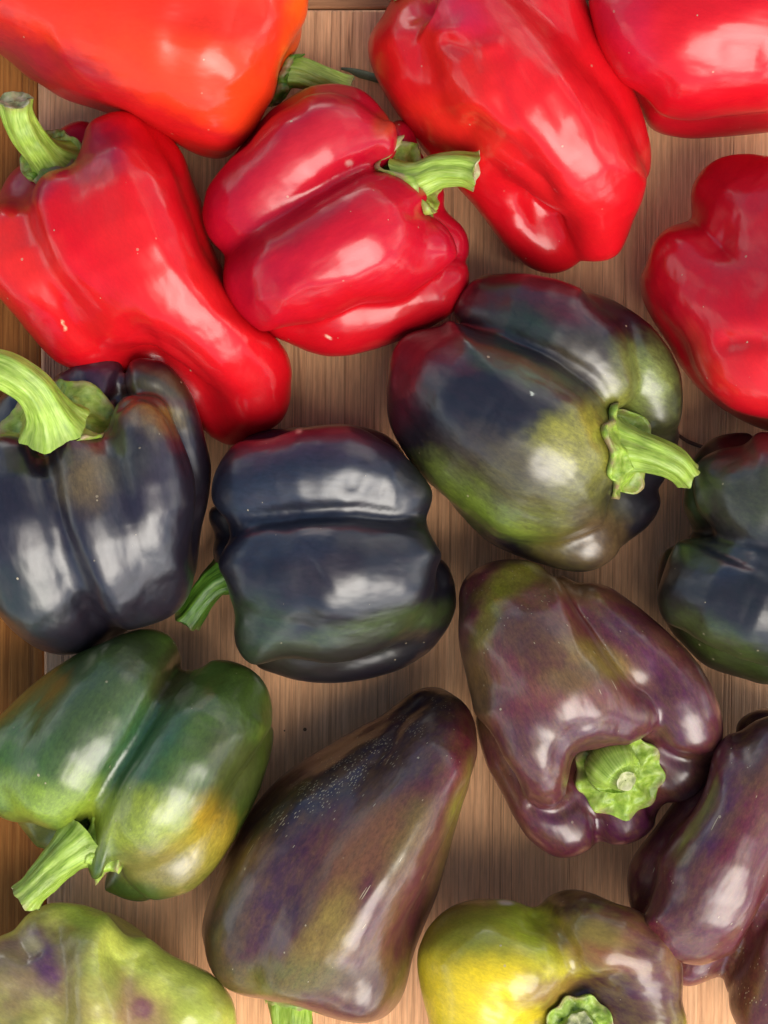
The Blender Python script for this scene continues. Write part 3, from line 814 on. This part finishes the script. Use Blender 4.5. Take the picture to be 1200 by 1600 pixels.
# ---- green
pepper('green_bell_pepper', 'dark green two-lobed pepper with an orange patch, lower left, stem pointing down left', 'bell pepper', G_DRK,
  [(229,982),(259,988),(277,1005),(283,1027),(286,1042),(300,1036),(319,1031),(352,1029),(386,1041),(409,1061),(422,1087),(429,1129),(424,1177),(412,1215),(397,1256),(375,1297),(349,1339),(319,1376),(285,1399),(247,1407),(210,1408),(180,1399),(150,1380),(120,1360),(80,1340),(56,1324),(37,1297),(20,1285),(0,1279),(-30,1250),(-45,1200),(-30,1150),(0,1117),(37,1080),(75,1050),(120,1022),(165,1001),(199,986)],
  [[(228,1038,140,48),(185,1095,195,72),(125,1165,205,84),(80,1225,195,70)],[(150,1090,150,60),(50,1170,165,80),(20,1220,160,66)],
   [(350,1100,155,62),(310,1160,210,80),(255,1245,220,84),(215,1290,205,60)],
   [(350,1220,130,72),(300,1310,160,74),(250,1330,150,66)],
   [(60,1270,85,45),(140,1200,90,90)],[(210,1360,75,42),(280,1280,85,80)],[(340,1180,90,75)]],
  'green', (0.055,0.095,0.012),
  [(20,1200,60,90,30,(0.045,0.11,0.012),0.8),(60,1250,90,34,20,(0.22,0.32,0.025),0.85),(130,1255,60,44,0,(0.20,0.28,0.025),0.8),(225,1170,45,80,30,(0.018,0.085,0.035),0.7),(220,1290,90,48,0,(0.25,0.30,0.025),0.9),(330,1285,36,44,0,(0.44,0.24,0.014),0.85),(295,1335,70,42,-30,(0.36,0.27,0.03),0.9),(250,1360,60,40,0,(0.19,0.15,0.04),0.85),(360,1200,50,70,10,(0.055,0.055,0.014),0.8),(270,1050,30,60,20,(0.045,0.03,0.012),0.8),(140,1100,60,110,35,(0.035,0.055,0.026),0.5),(30,1290,50,12,10,(0.2,0.2,0.03),0.8),(200,1395,70,20,10,(0.03,0.06,0.01),0.9),(215,1030,40,30,0,(0.04,0.055,0.018),0.7),(420,1140,14,60,0,(0.1,0.12,0.015),0.7)],
  [([(286,1038),(262,1070),(244,1099),(210,1162),(176,1215),(152,1271),(150,1300)],12,-10),([(310,1150),(330,1120)],20,-6),([(270,1350),(300,1330)],18,-3)],
  k=8, zmid=110, axis=(0.55,-1), seed=11.4, wob=3, stem={'nodes':[(132,1312,196,36),(110,1330,206,31),(84,1356,202,27),(58,1384,200,24),(40,1404,196,24)],'mat':'lime','flare':1.5}, calyx=(128,1322,214,66,(-0.25,0.4,0.9),'lime',6,1.0,-14,-0.01))

# ---- purple
pepper('purple_bell_pepper', 'mottled purple pepper right of centre, seen end on with its short green stem facing up', 'bell pepper', G_PUR,
  [(715,935),(720,910),(732,896),(765,878),(802,873),(840,878),(873,894),(902,912),(923,910),(957,919),(990,942),(1023,969),(1048,992),(1082,1025),(1107,1062),(1123,1100),(1130,1133),(1127,1167),(1115,1204),(1094,1237),(1065,1256),(1040,1257),(1030,1267),(1023,1292),(998,1312),(965,1323),(936,1320),(915,1333),(882,1341),(852,1333),(823,1308),(802,1275),(782,1237),(762,1200),(752,1167),(738,1108),(727,1050),(715,996)],
  [[(800,945,150,70),(830,1010,200,88),(880,1080,225,88),(950,1115,220,55),(980,1118,215,42)],
   [(790,1050,180,70),(830,1130,225,68),(845,1190,225,50),(848,1225,205,40)],
   [(945,960,110,48),(1010,1020,150,58),(1060,1090,180,58),(1068,1130,180,48)],
   [(1055,1195,140,48),(1040,1150,130,60)],
   [(888,1285,125,50),(840,1240,120,58),(800,1150,100,60)],
   [(978,1270,125,44),(960,1200,125,75)],[(880,1080,100,100)],[(1000,1120,100,90)],[(925,960,130,60),(975,1030,150,78)]],
  'purple', (0.13,0.024,0.030),
  [(800,905,60,22,-30,(0.24,0.22,0.015),0.8),(765,965,18,50,25,(0.24,0.22,0.015),0.8),(830,1000,70,40,20,(0.07,0.035,0.02),0.7),(940,1030,60,24,25,(0.26,0.18,0.03),0.75),(900,1060,60,24,0,(0.12,0.09,0.02),0.6),(740,1080,30,80,-10,(0.10,0.07,0.02),0.7),(1000,1010,80,26,45,(0.085,0.012,0.04),0.9),(1070,1110,60,60,0,(0.075,0.014,0.04),0.8),(900,1150,120,40,0,(0.07,0.02,0.035),0.8),(890,1290,70,50,0,(0.07,0.012,0.035),0.85),(980,1290,60,40,0,(0.06,0.006,0.032),0.9),(820,1200,60,60,0,(0.07,0.022,0.03),0.6),(1085,1210,40,40,0,(0.07,0.02,0.02),0.6),(900,920,50,14,20,(0.13,0.11,0.015),0.4)],
  [([(905,915),(957,967),(1007,1025),(1040,1083),(1030,1135)],11,-3),([(865,1210),(880,1160),(920,1135),(1000,1142)],11,-4),([(940,1205),(985,1205)],50,-14),([(1020,1165),(1060,1185),(1110,1180)],9,-9),([(830,1262),(870,1268),(905,1248)],9,-9),([(936,1320),(935,1285),(930,1262)],8,-10),([(1020,1270),(1010,1230)],8,-9)],
  k=6, zmid=80, axis=(0.55,1), seed=12.2, wob=3, cork=[(860,950,140,80,30,0.05)],
  stem={'nodes':[(957,1197,150,43),(957,1198,192,43),(959,1199,210,41),(964,1205,220,35),(972,1214,226,24),(979,1221,236,15.5)],'mat':'lime','flare':1.03,'rib':0.3}, calyx=(965,1206,168,66,(0.10,0.12,1),'lime',9,0.25))

pepper('purple_bell_pepper', 'long wine-purple pepper with a white streak of light and pale scratches, bottom centre', 'bell pepper', G_PUR,
  [(314,1465),(314,1445),(322,1410),(338,1366),(362,1314),(394,1262),(430,1222),(470,1190),(514,1162),(562,1134),(602,1112),(630,1088),(658,1074),(690,1074),(714,1088),(734,1110),(746,1138),(750,1166),(744,1194),(730,1238),(714,1290),(698,1346),(682,1402),(662,1450),(644,1502),(634,1546),(618,1574),(590,1596),(555,1598),(520,1592),(470,1574),(418,1564),(382,1558),(350,1542),(326,1510)],
  [[(700,1140,140,42),(680,1205,205,60),(612,1320,216,86),(535,1430,212,94),(480,1505,195,76)],
   [(640,1180,150,50),(560,1240,165,66),(470,1330,180,84),(405,1440,160,74),(385,1490,150,60)],
   [(560,1520,190,70),(590,1520,160,64)],
   [(690,1230,90,50),(650,1380,100,62),(590,1500,110,70)],
   [(660,1115,95,38),(560,1190,95,55),(430,1300,95,70),(380,1450,90,60)],[(500,1450,95,90)]],
  'purple', (0.085,0.018,0.022),
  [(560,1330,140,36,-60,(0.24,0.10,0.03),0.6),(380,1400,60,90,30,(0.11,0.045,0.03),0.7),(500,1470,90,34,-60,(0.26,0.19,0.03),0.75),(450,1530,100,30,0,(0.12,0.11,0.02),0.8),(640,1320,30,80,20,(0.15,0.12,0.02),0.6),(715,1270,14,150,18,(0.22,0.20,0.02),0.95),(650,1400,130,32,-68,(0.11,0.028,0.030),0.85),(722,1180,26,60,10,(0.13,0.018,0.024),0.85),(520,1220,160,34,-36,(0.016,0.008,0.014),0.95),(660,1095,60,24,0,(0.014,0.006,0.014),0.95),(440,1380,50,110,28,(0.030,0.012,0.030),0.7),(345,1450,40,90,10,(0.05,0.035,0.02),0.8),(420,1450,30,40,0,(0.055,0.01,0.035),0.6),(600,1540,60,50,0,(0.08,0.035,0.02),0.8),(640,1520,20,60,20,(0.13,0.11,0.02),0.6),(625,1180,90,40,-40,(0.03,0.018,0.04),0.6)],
  [([(590,1185),(640,1110),(680,1086)],12,-7),([(700,1210),(610,1360),(510,1520)],26,9),([(430,1300),(520,1230),(600,1180)],26,-6),([(520,1540),(560,1560)],20,-4)],
  k=14, zmid=110, axis=(0.62,-1), seed=13.7, wob=3, cork=[(535,1212,135,24,-36,0.95),(600,1170,60,16,-36,0.6),(430,1290,90,30,-45,0.15),(580,1350,200,110,-60,0.015)],
  stem={'nodes':[(452,1545,95,34),(455,1580,100,33),(462,1625,105,30)],'mat':'lime','flare':1.1}, calyx=(465,1562,110,62,(-0.15,0.95,0.2),'mid',6))

pepper('purple_bell_pepper', 'dark wine-red pepper with several long lobes, cut by the right edge near the bottom', 'bell pepper', G_PUR,
  [(1200,1106),(1175,1111),(1152,1126),(1130,1150),(1090,1200),(1050,1255),(1018,1300),(989,1337),(981,1363),(980,1392),(983,1417),(1000,1465),(1030,1515),(1070,1542),(1090,1539),(1113,1530),(1128,1528),(1131,1548),(1137,1577),(1149,1602),(1185,1650),(1260,1660),(1340,1600),(1375,1480),(1375,1350),(1340,1220),(1270,1130)],
  [[(1215,1185,200,62),(1165,1265,220,75),(1112,1370,220,82),(1100,1435,195,66)],
   [(1100,1260,110,66),(1048,1370,115,62)],[(1110,1330,140,76)],
   [(1095,1485,85,46),(1120,1420,90,70)],
   [(1205,1535,130,58),(1250,1440,170,75),(1290,1330,190,90)],
   [(1200,1160,100,48),(1280,1220,110,80)]],
  'purple', (0.10,0.010,0.022),
  [(1120,1280,90,26,-60,(0.045,0.018,0.05),0.7),(1070,1400,50,80,-10,(0.06,0.014,0.02),0.7),(1060,1335,18,18,0,(0.12,0.09,0.02),0.6),(1180,1200,30,30,0,(0.09,0.05,0.02),0.5),(1010,1370,30,90,10,(0.11,0.012,0.026),0.8),(1180,1530,60,60,0,(0.09,0.018,0.014),0.8),(1180,1140,60,30,-30,(0.04,0.005,0.014),0.8)],
  [([(1215,1400),(1175,1465),(1145,1505)],10,-8),([(1140,1460),(1165,1420),(1180,1350)],14,4)],
  k=7, zmid=110, axis=(0.5,-1), seed=14.9, wob=3.5, cork=[(1050,1360,70,40,-60,0.08),(1170,1540,50,80,0,0.12),(1130,1260,120,40,-60,0.04)])

# ---- yellow and lime
pepper('yellow_purple_bell_pepper', 'half yellow, half brownish purple pepper cut by the bottom edge, right of centre', 'bell pepper', G_PUR,
  [(650,1500),(652,1482),(662,1458),(686,1430),(718,1410),(750,1404),(790,1405),(818,1412),(835,1418),(854,1400),(886,1390),(922,1394),(958,1410),(998,1422),(1026,1442),(1050,1466),(1064,1498),(1068,1530),(1066,1570),(1074,1598),(1060,1680),(1000,1760),(900,1790),(780,1780),(710,1720),(682,1640),(670,1598),(658,1550)],
  [[(800,1462,175,58),(770,1490,195,70),(760,1540,190,80)],
   [(745,1475,175,62),(765,1510,205,75),(815,1515,220,68),(840,1525,215,50)],
   [(890,1440,165,45),(925,1470,205,62),(985,1495,210,54)],
   [(1015,1530,200,46),(1020,1600,200,48),(990,1680,180,60)],
   [(740,1560,180,72),(770,1640,180,80),(860,1690,180,75)],
   [(860,1560,120,110),(965,1570,150,88)]],
  'yellow', (0.52,0.44,0.02),
  [(760,1420,110,34,0,(0.10,0.05,0.02),0.9),(740,1470,80,50,0,(0.24,0.26,0.02),0.8),(830,1450,60,30,40,(0.32,0.38,0.02),0.8),(740,1560,90,60,0,(0.78,0.56,0.012),0.95),(980,1465,110,62,20,(0.14,0.03,0.025),0.98),(940,1600,90,90,0,(0.09,0.02,0.022),0.98),(920,1460,50,28,20,(0.22,0.16,0.03),0.85),(960,1560,90,60,0,(0.045,0.012,0.02),0.97),(1040,1540,50,70,0,(0.09,0.02,0.035),0.95),(900,1405,60,22,0,(0.05,0.018,0.018),0.9),(960,1500,60,16,20,(0.20,0.06,0.02),0.7),(850,1550,50,16,-20,(0.28,0.16,0.03),0.7),(1050,1500,14,40,0,(0.2,0.07,0.02),0.6),(790,1411,11,4,5,(0.6,0.5,0.4),1.0),(900,1640,60,60,0,(0.1,0.03,0.02),0.8)],
  [([(835,1420),(872,1455),(895,1495),(905,1530)],12,-12),([(905,1550),(950,1532),(995,1522)],12,-8),([(900,1600)],46,-16),([(770,1575),(800,1560)],16,-4)],
  k=7, zmid=100, axis=(1,0.4), seed=15.3, wob=2.5,
  stem={'nodes':[(902,1606,170,32),(903,1606,215,31),(905,1604,236,28),(906,1602,246,18)],'mat':'lime','flare':1.1}, calyx=(902,1602,206,50,(0.0,-0.1,1),'lime',7,0.4))

pepper('lime_bell_pepper', 'lime green pepper blotched with purple, in the bottom left corner', 'bell pepper', G_PUR,
  [(-40,1480),(0,1461),(22,1452),(40,1430),(75,1412),(115,1411),(160,1420),(200,1440),(235,1465),(265,1490),(300,1505),(330,1520),(350,1540),(365,1565),(370,1605),(360,1680),(300,1750),(180,1780),(50,1770),(-50,1700),(-80,1600),(-70,1520)],
  [[(100,1475,150,58),(125,1520,185,68),(160,1590,190,80),(200,1660,170,80)],
   [(10,1545,170,75),(30,1620,180,80)],
   [(240,1545,160,60),(290,1590,160,66),(280,1660,150,70)],
   [(120,1580,90,130),(230,1600,90,90)]],
  'yellow', (0.62,0.66,0.10),
  [(45,1500,85,60,-10,(0.24,0.11,0.12),0.9),(72,1505,20,60,-20,(0.09,0.02,0.09),0.9),(10,1545,60,50,0,(0.16,0.12,0.06),0.7),(215,1580,85,50,25,(0.26,0.11,0.08),0.85),(120,1570,30,60,0,(0.28,0.17,0.07),0.6),(340,1590,26,40,0,(0.3,0.2,0.06),0.5),(50,1475,16,14,0,(0.40,0.34,0.12),0.7),(222,1574,20,16,0,(0.13,0.015,0.07),0.85),(120,1475,34,34,0,(0.2,0.17,0.05),0.6),(30,1600,50,40,0,(0.14,0.07,0.05),0.6),(100,1590,30,50,0,(0.17,0.12,0.05),0.6),(310,1590,50,40,0,(0.36,0.42,0.05),0.8),(155,1540,30,40,0,(0.33,0.36,0.07),0.7)],
  [([(85,1450),(92,1520),(90,1600),(88,1680)],24,-24),([(185,1500),(205,1560),(215,1610),(215,1680)],28,-20),([(140,1470),(140,1560)],22,8),([(20,1560),(40,1600)],25,-10),([(270,1560),(300,1600)],20,6),([(40,1470),(60,1500)],18,-6),([(270,1530),(250,1580)],16,-4)],
  k=11, zmid=110, axis=(1,0.6), seed=16.6, wob=4)
# ------------------------------------------------------------------ bits of debris
def twig(name, label, nodes, col, col2):
    m = NT(name + '_skin')
    tc = m.n('ShaderNodeTexCoord')
    n = m.n('ShaderNodeTexNoise', Scale=300.0, Detail=3.0); m.l(tc.outputs['Object'], n.inputs['Vector'])
    m.l(m.ramp(n.outputs['Fac'], [(0.35, col), (0.65, col2)]), m.b.inputs['Base Color']); m.b.inputs['Roughness'].default_value = 0.7
    W = np.array([[*to_w(x, y, z), r] for x, y, z, r in nodes]); C = catmull(W, 6)
    T, N, B = frame_path(C[:, :3]); nphi = 10; ph = np.arange(nphi) / nphi * 2 * np.pi
    V = np.vstack([C[i, :3] + C[i, 3] * ((np.cos(ph) * (1 + 0.3 * np.cos(2 * ph)))[:, None] * N[i] + np.sin(ph)[:, None] * B[i]) for i in range(len(C))])
    F = []
    for i in range(len(C) - 1):
        a = i * nphi + np.arange(nphi); b = i * nphi + (np.arange(nphi) + 1) % nphi
        F += np.stack([a, b, b + nphi, a + nphi], 1).tolist()
    F.append(list(range(nphi))[::-1]); F.append([(len(C) - 1) * nphi + j for j in range(nphi)])
    org = to_m(np.array([C[0, :3] * [1, 1, 0]]))[0]
    o = mesh_obj(name, V, F, m.m, None, org)
    o.location = org
    o['label'] = label; o['category'] = 'twig'
twig('dry_stalk', 'short dry green stalk lying on the wood beside the long red pepper at the top', [(533,107,3,1.5),(548,110,4,3),(562,115,4,5),(580,120,5,5),(600,126,5,5)], (0.05,0.07,0.035), (0.12,0.15,0.08))
twig('thin_twig', 'thin brown twig on the wood right of the stem of the largest dark pepper', [(1055,676,3,1.6),(1070,687,4,2.2),(1085,694,4,2.4),(1110,702,3,2)], (0.05,0.02,0.012), (0.10,0.045,0.025))
